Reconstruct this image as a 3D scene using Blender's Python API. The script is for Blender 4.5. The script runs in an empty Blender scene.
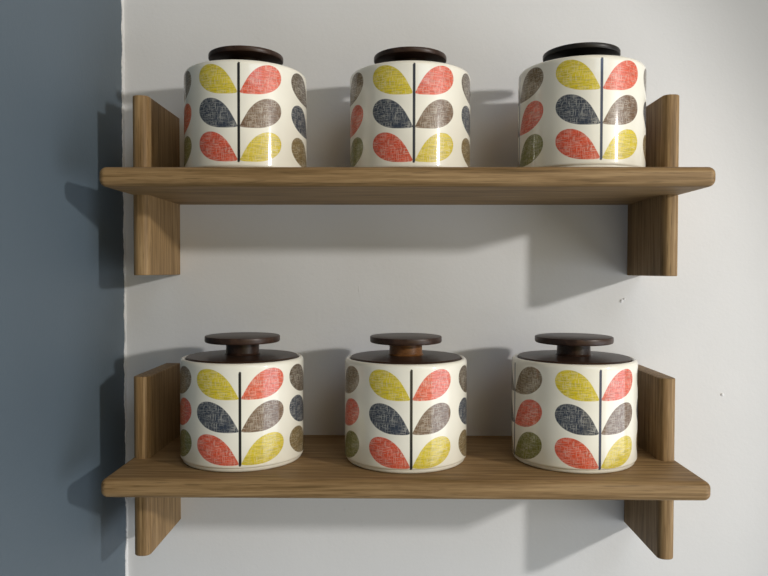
import bpy, bmesh, math, random
from mathutils import Vector, Matrix

# ------------------------------------------------------------------ camera, world, lamps, exposure
scn = bpy.context.scene
COL = scn.collection
CX, D, PITCH, YAW, ROLL, F = -0.01242, 0.8751, -0.02436, -0.01264, 0.001566, 700.23


def make_camera():
    cy, sy, cp, sp = math.cos(YAW), math.sin(YAW), math.cos(PITCH), math.sin(PITCH)
    fw = Vector((sy * cp, cy * cp, sp))
    rt = Vector((cy, -sy, 0))
    up = rt.cross(fw)
    cr, sr = math.cos(ROLL), math.sin(ROLL)
    r2 = cr * rt + sr * up
    u2 = -sr * rt + cr * up
    m = Matrix((r2, u2, -fw)).transposed().to_4x4()
    m.translation = Vector((CX, -D, 0))
    cam = bpy.data.cameras.new('camera')
    cam.sensor_fit = 'HORIZONTAL'
    cam.sensor_width = 36.0
    cam.lens = F * 36.0 / 768.0
    cam.clip_start = 0.02
    o = bpy.data.objects.new('camera', cam)
    COL.objects.link(o)
    o.matrix_world = m
    scn.camera = o


make_camera()
scn.view_settings.view_transform = 'Standard'
scn.view_settings.look = 'None'
scn.view_settings.gamma = 1.0
scn.view_settings.use_curve_mapping = False
scn.view_settings.exposure = 0.0

world = bpy.data.worlds.new('world')
scn.world = world
world.use_nodes = True
wb = world.node_tree.nodes['Background']
wb.inputs['Color'].default_value = (0.86, 0.93, 1.0, 1)
wb.inputs['Strength'].default_value = 0.004


def area_light(name, loc, target, sx, sy, power, color):
    l = bpy.data.lights.new(name, 'AREA')
    l.shape = 'RECTANGLE'
    l.size, l.size_y = sx, sy
    l.energy = power
    l.color = color
    o = bpy.data.objects.new(name, l)
    COL.objects.link(o)
    o.location = loc
    d = Vector(target) - Vector(loc)
    o.rotation_euler = d.to_track_quat('-Z', 'Y').to_euler()
    return o


# soft fills added for wall brightness, sources unseen: overhead, front, high, low, far right
area_light('overhead_fill', (0.6, -1.2, 1.7), (0, 0, 0), 1.5, 1.5, 7.20, (1.000, 0.792, 0.542))
area_light('front_right_fill', (1.2, -2.3, 0.0), (0, 0, 0), 2.0, 1.6, 9.6, (1.000, 0.821, 0.429))
area_light('high_front_fill', (1.0, -2.2, 1.3), (0, 0, 0), 1.0, 1.0, 9.30, (0.677, 0.832, 1.000))
area_light('low_front_fill', (0.6, -1.5, -1.6), (0, 0, 0), 1.5, 1.0, 7.4, (0.88, 0.94, 1.0))  # added fill standing in for light from below
area_light('far_right_fill', (2.4, -1.1, -0.9), (0, 0, 0), 2.0, 1.4, 32.5, (0.867, 0.928, 1.000))  # added raking fill
# the shaded lamp that throws the crisp shadows; its shade cuts the beam at the upper right
sp = bpy.data.lights.new('lamp', 'SPOT')
sp.energy = 132.0
sp.color = (1.0, 0.978, 0.935)
sp.shadow_soft_size = 0.06
sp.spot_size = math.radians(2 * 28.9)
sp.spot_blend = 0.10
spo = bpy.data.objects.new('lamp', sp)
COL.objects.link(spo)
spo.location = (1.95, -1.60, 0.53)
spo.rotation_euler = Vector((-2.98, 1.0, -0.9)).to_track_quat('-Z', 'Y').to_euler()

# ------------------------------------------------------------------ measured layout (metres, z = 0 at eye height)
Z_TOP, Z_LOW = 0.1020, -0.2065          # upper faces of the two boards
SHELF_D, SHELF_T, SHELF_W = 0.1915, 0.0195, 0.6040
BR_X, BR_T, BR_D = 0.2972, 0.0182, 0.1150
WALL_X = -0.3494
JAR_R, JAR_H = 0.0670, 0.1118


# ------------------------------------------------------------------ node helpers
def new_mat(name):
    m = bpy.data.materials.new(name)
    m.use_nodes = True
    nt = m.node_tree
    return m, nt, nt.nodes['Principled BSDF']


def N(nt, typ, **kw):
    n = nt.nodes.new(typ)
    for k, v in kw.items():
        setattr(n, k, v)
    return n


def math_node(nt, op, a, b=None, c=None, clamp=False):
    n = N(nt, 'ShaderNodeMath', operation=op)
    n.use_clamp = clamp
    for i, v in enumerate((a, b, c)):
        if v is None:
            continue
        if isinstance(v, (int, float)):
            n.inputs[i].default_value = v
        else:
            nt.links.new(v, n.inputs[i])
    return n.outputs[0]


def ramp(nt, fac, stops):
    r = N(nt, 'ShaderNodeValToRGB')
    el = r.color_ramp.elements
    while len(el) < len(stops):
        el.new(0.5)
    for e, (p, c) in zip(el, stops):
        e.position = p
        e.color = (*c, 1) if len(c) == 3 else c
    nt.links.new(fac, r.inputs[0])
    return r.outputs[0]


def noise(nt, vec, scale, detail=4, rough=0.55, dist=0.0):
    n = N(nt, 'ShaderNodeTexNoise')
    n.inputs['Scale'].default_value = scale
    n.inputs['Detail'].default_value = detail
    n.inputs['Roughness'].default_value = rough
    n.inputs['Distortion'].default_value = dist
    nt.links.new(vec, n.inputs['Vector'])
    return n.outputs['Fac']


def mapping(nt, src, scale=(1, 1, 1), loc=(0, 0, 0)):
    m = N(nt, 'ShaderNodeMapping')
    m.inputs['Scale'].default_value = scale
    m.inputs['Location'].default_value = loc
    nt.links.new(src, m.inputs['Vector'])
    return m.outputs[0]


def mix(nt, fac, a, b, blend='MIX'):
    n = N(nt, 'ShaderNodeMix', data_type='RGBA', blend_type=blend)
    for idx, v in ((0, fac), (6, a), (7, b)):
        if isinstance(v, (int, float)):
            n.inputs[idx].default_value = v
        elif isinstance(v, tuple):
            n.inputs[idx].default_value = (*v, 1)
        else:
            nt.links.new(v, n.inputs[idx])
    return n.outputs[2]


def bump(nt, bsdf, height, strength, dist):
    b = N(nt, 'ShaderNodeBump')
    b.inputs['Strength'].default_value = strength
    b.inputs['Distance'].default_value = dist
    nt.links.new(height, b.inputs['Height'])
    nt.links.new(b.outputs[0], bsdf.inputs['Normal'])


def srgb(r, g, b):
    def f(c):
        c /= 255
        return c / 12.92 if c <= 0.04045 else ((c + 0.055) / 1.055) ** 2.4
    return (f(r), f(g), f(b))


# ------------------------------------------------------------------ materials
def paint_mat(name, col, rough, grain=1.0):
    m, nt, p = new_mat(name)
    tc = N(nt, 'ShaderNodeTexCoord').outputs['Object']
    big = noise(nt, tc, 3.0, 3)
    c2 = tuple(x * 0.94 for x in col)
    nt.links.new(ramp(nt, big, [(0.3, c2), (0.7, col)]), p.inputs['Base Color'])
    p.inputs['Roughness'].default_value = rough
    fine = noise(nt, tc, 260, 3, 0.6)
    mid = noise(nt, tc, 60, 3, 0.5)
    h = math_node(nt, 'ADD', fine, math_node(nt, 'MULTIPLY', mid, 1.5))
    bump(nt, p, h, 0.25 * grain, 0.0006)
    return m


def wood_mat(name, axis, dark, mid, light, seed, rough=0.58):
    """plain sawn oak, grain running along the given object axis"""
    m, nt, p = new_mat(name)
    tc = N(nt, 'ShaderNodeTexCoord').outputs['Object']
    sc = [1.0, 1.0, 1.0]
    sc[axis] = 0.07
    v = mapping(nt, tc, tuple(sc), (seed * 1.7, seed * 0.9, seed * 2.3))
    grow = noise(nt, v, 22, 3, 0.5, 0.6)
    rings = math_node(nt, 'FRACT', math_node(nt, 'MULTIPLY', grow, 9.0))
    rings = math_node(nt, 'ABSOLUTE', math_node(nt, 'SUBTRACT', rings, 0.5))
    sc2 = [1.0, 1.0, 1.0]
    sc2[axis] = 0.03
    v2 = mapping(nt, tc, tuple(sc2), (seed, seed, seed))
    fibre = noise(nt, v2, 420, 3, 0.7)
    broad = noise(nt, v, 9, 2, 0.5)
    f = math_node(nt, 'ADD', math_node(nt, 'MULTIPLY', rings, 0.30), math_node(nt, 'MULTIPLY', fibre, 0.75))
    f = math_node(nt, 'ADD', f, math_node(nt, 'MULTIPLY', broad, 0.22))
    col = ramp(nt, f, [(0.34, dark), (0.52, mid), (0.76, light)])
    sc3 = [1.0, 1.0, 1.0]
    sc3[axis] = 0.045
    pores = noise(nt, mapping(nt, tc, tuple(sc3), (3 + seed, 1, 2)), 700, 2, 0.5)
    pm = ramp(nt, pores, [(0.60, (0, 0, 0)), (0.72, (1, 1, 1))])
    col = mix(nt, math_node(nt, 'MULTIPLY', pm, 0.55), col, tuple(c * 0.55 for c in dark))
    nt.links.new(col, p.inputs['Base Color'])
    p.inputs['Roughness'].default_value = rough
    p.inputs['Specular IOR Level'].default_value = 0.3
    bump(nt, p, f, 0.25, 0.0004)
    return m


OAK_D, OAK_M, OAK_L = (0.115, 0.067, 0.022), (0.225, 0.135, 0.056), (0.360, 0.236, 0.112)
M_white = paint_mat('white_wall_paint', (0.695, 0.692, 0.695), 0.62)
M_blue = paint_mat('blue_wall_paint', (0.087, 0.116, 0.143), 0.55)
M_oak_x = [wood_mat('oak_along_board', 0, OAK_D, OAK_M, OAK_L, s) for s in (1.0, 5.3)]
M_oak_z = [wood_mat('oak_upright', 2, OAK_D, OAK_M, OAK_L, s) for s in (2.1, 7.4, 11.2, 15.9)]
WALNUT = wood_mat('dark_walnut', 0, (0.016, 0.008, 0.005), (0.034, 0.017, 0.011), (0.060, 0.031, 0.019), 3.0, 0.38)
WALNUT_BLACK = wood_mat('near_black_walnut', 0, (0.008, 0.007, 0.006), (0.016, 0.013, 0.011), (0.028, 0.023, 0.019), 4.0, 0.42)
WALNUT_LIGHT = wood_mat('reddish_walnut', 0, (0.10, 0.038, 0.012), (0.17, 0.070, 0.022), (0.24, 0.105, 0.036), 6.0, 0.4)


def jar_mat(name, stem_col):
    """glazed ceramic; the printed leaves come from a distance field stored on the mesh"""
    m, nt, p = new_mat(name)
    sdf = N(nt, 'ShaderNodeAttribute', attribute_name='leaf_distance').outputs['Fac']
    lc = N(nt, 'ShaderNodeAttribute', attribute_name='leaf_colour').outputs['Color']
    st = N(nt, 'ShaderNodeAttribute', attribute_name='stem_distance').outputs['Fac']
    uv = N(nt, 'ShaderNodeUVMap', uv_map='wrap').outputs[0]      # metres around, metres up
    cream_n = noise(nt, mapping(nt, uv, (1, 1, 1)), 30, 2)
    cream = ramp(nt, cream_n, [(0.3, (0.80, 0.765, 0.66)), (0.7, (0.85, 0.815, 0.71))])
    # hand-drawn weave: thin pale threads both ways through the ink
    wob = N(nt, 'ShaderNodeTexNoise')
    wob.inputs['Scale'].default_value = 90
    nt.links.new(uv, wob.inputs['Vector'])
    hx = noise(nt, mapping(nt, uv, (0.10, 1, 1)), 1150, 2, 0.6, 0.15)
    vy = noise(nt, mapping(nt, uv, (1, 0.10, 1), (3, 5, 0)), 1150, 2, 0.6, 0.15)
    tx = ramp(nt, hx, [(0.53, (0, 0, 0)), (0.61, (1, 1, 1))])
    ty = ramp(nt, vy, [(0.53, (0, 0, 0)), (0.61, (1, 1, 1))])
    th = math_node(nt, 'MAXIMUM', tx, ty)
    patch = noise(nt, uv, 60, 2)
    th = math_node(nt, 'MULTIPLY', th, ramp(nt, patch, [(0.3, (0.35,) * 3), (0.7, (0.80,) * 3)]))
    dkx = ramp(nt, noise(nt, mapping(nt, uv, (0.08, 1, 1), (9, 9, 9)), 900, 2), [(0.46, (1, 1, 1)), (0.62, (0.70,) * 3)])
    ink = mix(nt, 1.0, lc, dkx, 'MULTIPLY')
    ink = mix(nt, math_node(nt, 'MULTIPLY', th, 0.50), ink, cream)
    soft = 0.00025
    lm = math_node(nt, 'MULTIPLY_ADD', sdf, -1 / (2 * soft), 0.5, clamp=True)
    sm = math_node(nt, 'MULTIPLY_ADD', st, -1 / (2 * soft), 0.5, clamp=True)
    col = mix(nt, lm, cream, ink)
    col = mix(nt, sm, col, stem_col)
    nt.links.new(col, p.inputs['Base Color'])
    p.inputs['Roughness'].default_value = 0.42
    p.inputs['Specular IOR Level'].default_value = 0.5
    p.inputs['Coat Weight'].default_value = 0.65
    p.inputs['Coat Roughness'].default_value = 0.07
    wav = noise(nt, uv, 28, 1)
    bump(nt, p, wav, 0.10, 0.0008)
    return m


M_JAR = {
    'black': jar_mat('ceramic_black_stem', (0.004, 0.004, 0.005)),
    'slate': jar_mat('ceramic_slate_stem', (0.014, 0.018, 0.028)),
    'navy': jar_mat('ceramic_navy_stem', (0.014, 0.024, 0.065)),
}


# ------------------------------------------------------------------ mesh helpers
def link(name, me, mat, parent=None, smooth=False):
    me.materials.append(mat)
    if smooth:
        for p in me.polygons:
            p.use_smooth = True
    o = bpy.data.objects.new(name, me)
    COL.objects.link(o)
    if parent:
        o.parent = parent
    return o


def from_bm(name, bm, mat, parent=None, smooth=False):
    bmesh.ops.recalc_face_normals(bm, faces=bm.faces)
    me = bpy.data.meshes.new(name)
    bm.to_mesh(me)
    bm.free()
    return link(name, me, mat, parent, smooth)


def box_bm(x0, x1, y0, y1, z0, z1):
    bm = bmesh.new()
    bmesh.ops.create_cube(bm, size=1)
    for v in bm.verts:
        v.co = Vector(((x0 + x1) / 2 + v.co.x * (x1 - x0), (y0 + y1) / 2 + v.co.y * (y1 - y0), (z0 + z1) / 2 + v.co.z * (z1 - z0)))
    return bm


def weighted(o, angle=40):
    for p in o.data.polygons:
        p.use_smooth = True
    o.data.set_sharp_from_angle(angle=math.radians(angle))


def lathe(name, prof, mat, parent, seg=96, angle=35):
    """prof: list of (r, z) from the axis out and back; closed at r == 0 ends"""
    bm = bmesh.new()
    rings = []
    for r, z in prof:
        if r < 1e-6:
            rings.append([bm.verts.new((0, 0, z))])
        else:
            rings.append([bm.verts.new((r * math.sin(2 * math.pi * k / seg), -r * math.cos(2 * math.pi * k / seg), z)) for k in range(seg)])
    for a, b in zip(rings, rings[1:]):
        for k in range(seg):
            k2 = (k + 1) % seg
            if len(a) == 1:
                bm.faces.new((a[0], b[k], b[k2]))
            elif len(b) == 1:
                bm.faces.new((a[k], a[k2], b[0]))
            else:
                bm.faces.new((a[k], a[k2], b[k2], b[k]))
    o = from_bm(name, bm, mat, parent)
    weighted(o, angle)
    return o


def empty(name, loc, label, cat, group=None, rotz=0):
    o = bpy.data.objects.new(name, None)
    COL.objects.link(o)
    o.empty_display_size = 0.02
    o.location = loc
    o.rotation_euler = (0, 0, rotz)
    o['label'] = label
    o['category'] = cat
    if group:
        o['group'] = group
    return o


# ------------------------------------------------------------------ room shell
rnd = random.Random(4)


def build_walls():
    # white wall with a few paint nibs and one hairline scratch raised from it
    bm = box_bm(WALL_X, 1.6, 0.0, 0.10, -1.3, 1.1)

    def nib(x, z, r, flat=0.5, sx=1.0, sz=1.0):
        res = bmesh.ops.create_icosphere(bm, subdivisions=2, radius=r)
        for v in res['verts']:
            j = 1 + rnd.uniform(-0.15, 0.15)
            v.co = Vector((x + v.co.x * j * sx, -0.0001 + v.co.y * flat, z + v.co.z * j * sz))
    nib(0.2725, -0.0370, 0.0022)
    nib(0.276, -0.0345, 0.0015)
    nib(0.3985, -0.1535, 0.0022)
    nib(0.331, 0.214, 0.0018)
    nib(0.143, 0.076, 0.0010)
    nib(-0.050, -0.318, 0.0007, 0.4, 0.6, 7.0)
    nib(-0.072, -0.302, 0.0009, 0.4, 2.0, 1.0)
    nib(-0.055, -0.022, 0.0006, 0.4, 0.6, 9.0)
    w = from_bm('wall_back', bm, M_white)
    w['kind'] = 'structure'
    w2 = from_bm('wall_left', box_bm(WALL_X - 0.10, WALL_X, -2.2, 0.10, -1.3, 1.1), M_blue)
    w2['kind'] = 'structure'
    # ragged bead of white paint where the two colours meet in the corner
    bm = bmesh.new()
    prev = None
    n = 420
    wv = 0.0016
    for i in range(n + 1):
        z = -0.55 + 1.1 * i / n
        wv += rnd.uniform(-0.0011, 0.0011)
        wv = min(max(wv, 0.0009), 0.0050)
        h = 0.0008 + rnd.uniform(0, 0.0004)
        vs = [bm.verts.new(c) for c in ((WALL_X - 0.0004, -wv, z), (WALL_X + h, -wv * 0.9, z), (WALL_X + h + 0.0005, -h, z),
                                        (WALL_X + 0.0022, 0.0004, z), (WALL_X - 0.0004, 0.0004, z))]
        if prev:
            for k in range(5):
                k2 = (k + 1) % 5
                bm.faces.new((prev[k], prev[k2], vs[k2], vs[k]))
        else:
            bm.faces.new(vs)
        prev = vs
    bm.faces.new(prev[::-1])
    t = from_bm('trim_1', bm, M_white)
    t['kind'] = 'structure'


build_walls()


# ------------------------------------------------------------------ shelves
def board_mesh():
    """board with well rounded front and end edges, square at the wall"""
    w, d, t = SHELF_W / 2, SHELF_D, SHELF_T
    bm = box_bm(-w, w, -d, 0, -t, 0)
    ed = []
    for e in bm.edges:
        a, b = e.verts[0].co, e.verts[1].co
        if a.y > -1e-5 and b.y > -1e-5:
            continue
        ed.append(e)
    bmesh.ops.bevel(bm, geom=ed, offset=0.0072, segments=7, profile=0.5, affect='EDGES', clamp_overlap=True)
    return bm


def bracket_mesh(BR_UP, BR_DN):
    t = BR_T / 2
    bm = box_bm(-t, t, -BR_D, 0, BR_DN, BR_UP)
    front = [e for e in bm.edges if all(abs(v.co.y + BR_D) < 1e-5 for v in e.verts) and abs(e.verts[0].co.z - e.verts[1].co.z) > 0.1]
    bmesh.ops.bevel(bm, geom=front, offset=0.0078, segments=8, profile=0.5, affect='EDGES')
    rim = [e for e in bm.edges if abs(e.verts[0].co.z - e.verts[1].co.z) < 1e-5 and e.calc_face_angle(0) > 1.0
           and not all(v.co.y > -1e-5 for v in e.verts)]
    bmesh.ops.bevel(bm, geom=rim, offset=0.0012, segments=3, profile=0.5, affect='EDGES')
    return bm


def build_shelf(zt, dx, mx, mzs, up, dn, label):
    r = empty('wall_shelf', (dx, 0, zt), label, 'shelf', 'oak wall shelves')
    b = from_bm('board', board_mesh(), mx, r)
    weighted(b, 50)
    for s, mz in zip((-1, 1), mzs):
        # the upright is housed in the board: upper and lower length of one plank
        k = from_bm('bracket', bracket_mesh(up, dn), mz, r)
        k.location.x = s * (BR_X - BR_T / 2)
        weighted(k, 50)
    return r


build_shelf(Z_TOP, 0.0, M_oak_x[0], M_oak_z[0:2], 0.0883, -0.1072, 'upper oak wall shelf with two upright plank brackets, seen from below')
build_shelf(Z_LOW, -0.0009, M_oak_x[1], M_oak_z[2:4], 0.0902, -0.1082, 'lower oak wall shelf with two upright plank brackets, its top surface visible')


# ------------------------------------------------------------------ jars
DEG = math.radians(1) * JAR_R            # metres of circumference per degree
LEAF = [(-0.6, 0.2), (-4.4, 8.8), (-9.1, 18.0), (-15.1, 25.3), (-22.4, 29.6), (-30.1, 30.2), (-36.1, 26.9), (-38.9, 20.5),
        (-37.9, 13.1), (-33.3, 6.6), (-27.4, 2.4), (-19.9, -0.2), (-11.5, -0.9), (-4.5, -0.7)]


def smooth_poly(pts, sub=5):
    out = []
    n = len(pts)
    for i in range(n):
        p0, p1, p2, p3 = pts[(i - 1) % n], pts[i], pts[(i + 1) % n], pts[(i + 2) % n]
        if i == 0:
            p0 = p1
        if i == n - 1:
            p3 = p2
        for k in range(sub):
            t = k / sub
            out.append(tuple(0.5 * ((2 * b) + (c - a) * t + (2 * a - 5 * b + 4 * c - d) * t * t + (3 * b - a - 3 * c + d) * t ** 3)
                             for a, b, c, d in zip(p0, p1, p2, p3)))
    return out


LEAF_M = [(x * DEG, y * 0.001) for x, y in smooth_poly(LEAF, 4)]


def poly_sdf(px, py, poly):
    best = 1e9
    inside = False
    n = len(poly)
    for i in range(n):
        ax, ay = poly[i]
        bx, by = poly[(i + 1) % n]
        ex, ey = bx - ax, by - ay
        wx, wy = px - ax, py - ay
        t = max(0.0, min(1.0, (wx * ex + wy * ey) / (ex * ex + ey * ey + 1e-18)))
        qx, qy = wx - ex * t, wy - ey * t
        best = min(best, qx * qx + qy * qy)
        if (ay > py) != (by > py) and px < ax + (py - ay) * ex / (ey if ey else 1e-18):
            inside = not inside
    d = math.sqrt(best)
    return -d if inside else d


YEL, RED, NAV, BRN = (0.68, 0.53, 0.006), (0.70, 0.082, 0.026), (0.026, 0.036, 0.058), (0.160, 0.088, 0.045)
DBR, TAN, OLB, OLG = (0.085, 0.054, 0.028), (0.190, 0.125, 0.038), (0.175, 0.112, 0.042), (0.165, 0.165, 0.012)
# colours from top to bottom, left and right of the two alternating stems
MOTIF = [((YEL, NAV, RED), (RED, BRN, YEL)), ((DBR, NAV, TAN), (OLB, RED, OLG))]

def body_mesh(H, low, pitch, wide, stem_up):
    """H: height; low: height of the lowest leaf tips; pitch: distance between leaf rows"""
    R = JAR_R
    tips = (low + 2 * pitch, low + pitch, low)
    prof = [(0.0, 0.0012), (0.050, 0.0012), (0.056, 0.0), (R - 0.0052, 0.0), (R - 0.0036, 0.0005), (R - 0.0024, 0.0016), (R - 0.0019, 0.0030),
            (R - 0.0017, 0.0042), (R - 0.0017, 0.0046), (R - 0.0006, 0.0050), (R, 0.0062)]
    z = 0.0075
    while z < H - 0.0052:
        prof.append((R, z))
        z += 0.0016
    prof += [(R, H - 0.0050), (R - 0.0003, H - 0.0032), (R - 0.0010, H - 0.0015), (R - 0.0022, H - 0.0003), (R - 0.0034, H),
             (R - 0.0048, H - 0.0005), (R - 0.0056, H - 0.0016), (R - 0.0058, H - 0.0035), (R - 0.0058, 0.010), (R - 0.010, 0.006), (0.0, 0.006)]
    seg = 240
    bm = bmesh.new()
    rings = []
    for r, zz in prof:
        if r < 1e-6:
            rings.append([bm.verts.new((0, 0, zz))])
        else:
            rings.append([bm.verts.new((r * math.sin(2 * math.pi * k / seg), -r * math.cos(2 * math.pi * k / seg), zz)) for k in range(seg)])
    uvl = bm.loops.layers.uv.new('wrap')
    for a, b in zip(rings, rings[1:]):
        for k in range(seg):
            k2 = (k + 1) % seg
            if len(a) == 1:
                f = bm.faces.new((a[0], b[k], b[k2]))
            elif len(b) == 1:
                f = bm.faces.new((a[k], a[k2], b[0]))
            else:
                f = bm.faces.new((a[k], a[k2], b[k2], b[k]))
            for lp in f.loops:
                c = lp.vert.co
                ang = math.atan2(c.x, -c.y) % (2 * math.pi)
                if k >= seg // 2 and ang < 0.1:
                    ang += 2 * math.pi
                lp[uvl].uv = (ang * R, c.z)
    bmesh.ops.recalc_face_normals(bm, faces=bm.faces)
    me = bpy.data.meshes.new('body')
    bm.to_mesh(me)
    bm.free()
    nv = len(me.vertices)
    sd, st, lc = [0.02] * nv, [0.02] * nv, [0.0] * (nv * 4)
    memo = {}
    for i, v in enumerate(me.vertices):
        c = v.co
        rr = math.hypot(c.x, c.y)
        if rr < R - 0.0054 or c.z < 0.0040:
            continue
        ang = math.degrees(math.atan2(c.x, -c.y)) % 360
        s = int(((ang + 45) % 360) // 90)           # nearest stem 0..3
        rel = (ang + 45) % 90 - 45
        side = 0 if rel < 0 else 1
        cols = MOTIF[s % 2][side]
        u = -abs(rel) * DEG / wide
        key = (round(abs(rel), 3), round(c.z, 5))
        if key not in memo:
            memo[key] = min((poly_sdf(u, c.z - tips[j], LEAF_M), j) for j in range(3))
        d, j = memo[key]
        sd[i] = d
        lc[i * 4:i * 4 + 4] = (*cols[j], 1.0)
        dz = max(c.z - (tips[0] + stem_up), tips[2] - 0.0019 - c.z)
        st[i] = max(abs(rel) * DEG - 0.0014, dz)
    # a vertex on a boundary takes the colour of its own side; leaves never touch the boundary
    me.attributes.new('leaf_distance', 'FLOAT', 'POINT').data.foreach_set('value', sd)
    me.attributes.new('stem_distance', 'FLOAT', 'POINT').data.foreach_set('value', st)
    me.attributes.new('leaf_colour', 'FLOAT_COLOR', 'POINT').data.foreach_set('color', lc)
    for p in me.polygons:
        p.use_smooth = True
    return me


def jar(x, y, zt, ang, stem, lid_m, neck_m, kr, label, necklab=None, tall=0.0, low=0.0069, pitch=0.0345, wide=1.0, stem_up=0.0313, drop=0.0):
    r = empty('storage_jar', (x, y, zt), label, 'jar', 'leaf patterned storage jars')
    me = body_mesh(JAR_H + tall, low, pitch, wide, stem_up)
    o = bpy.data.objects.new('body', me)
    COL.objects.link(o)
    me.materials.append(M_JAR[stem])
    o.parent = r
    o.rotation_euler.z = math.radians(ang)
    R, H = JAR_R, JAR_H + tall
    # wooden lid: plug down into the jar, gently domed disc on top
    lr = R - 0.0062
    lid = lathe('lid', [(0, H - 0.014), (lr - 0.004, H - 0.014), (lr - 0.0035, H - 0.003), (lr - 0.0006, H - 0.0025), (lr, H - 0.0015),
                        (lr, H + 0.0002), (lr - 0.0012, H + 0.0012), (lr * 0.7, H + 0.0022), (lr * 0.3, H + 0.0028), (0, H + 0.0029)], lid_m, r)
    lid.rotation_euler.z = math.radians(ang * 3)
    nk = lathe('neck', [(0, H + 0.0022), (0.0205, H + 0.0022), (0.0192, H + 0.0032), (0.0182, H + 0.0045), (0.0180, H + 0.0105),
                        (0.0180, H + 0.0150 - drop), (0.0181, H + 0.0163 - drop), (0, H + 0.0163 - drop)], neck_m, lid, 64)
    if necklab:
        nk['label'] = necklab
    k0, k1 = H + 0.0162 - drop, H + 0.0232 - tall * 0.5 - drop
    lathe('knob', [(0, k0), (kr - 0.0018, k0), (kr - 0.0006, k0 + 0.0005), (kr, k0 + 0.0015), (kr, k1 - 0.0010),
                   (kr - 0.0003, k1 - 0.0003), (kr - 0.001, k1), (0, k1)], lid_m, lid, 96)
    return r


# the motif of stem A faces the camera; ang turns it about the jar's axis
jar(-0.1763, -0.0910, Z_TOP, 5.2, 'black', WALNUT, WALNUT, 0.0410,
    'leaf patterned cream jar with brown lid at the left end of the upper shelf',
    tall=0.0024, low=0.0108)
jar(0.0064, -0.0864, Z_TOP, 2.2, 'slate', WALNUT, WALNUT, 0.0405,
    'leaf patterned cream jar with brown lid in the middle of the upper shelf',
    tall=0.0024, low=0.0108)
jar(0.1922, -0.1036, Z_TOP, 2.6, 'navy', WALNUT_BLACK, WALNUT_BLACK, 0.0408,
    'cream leaf patterned jar with black lid at the right end of the upper shelf',
    tall=0.0024, drop=0.0016, low=0.0108)
jar(-0.1788, -0.1025, Z_LOW, 9.6, 'black', WALNUT, WALNUT, 0.0410,
    'leaf patterned cream jar with dark knob at the left end of the lower shelf', low=0.0089, pitch=0.0335, wide=1.06, stem_up=0.0280)
jar(0.0020, -0.1040, Z_LOW, 3.8, 'black', WALNUT, WALNUT_LIGHT, 0.0395,
    'leaf patterned cream jar with reddish knob neck in the middle of the lower shelf', 'reddish brown wooden neck')
jar(0.1872, -0.1015, Z_LOW, 8.9, 'navy', WALNUT, WALNUT, 0.0420,
    'leaf patterned cream jar with blue stem at the right end of the lower shelf')
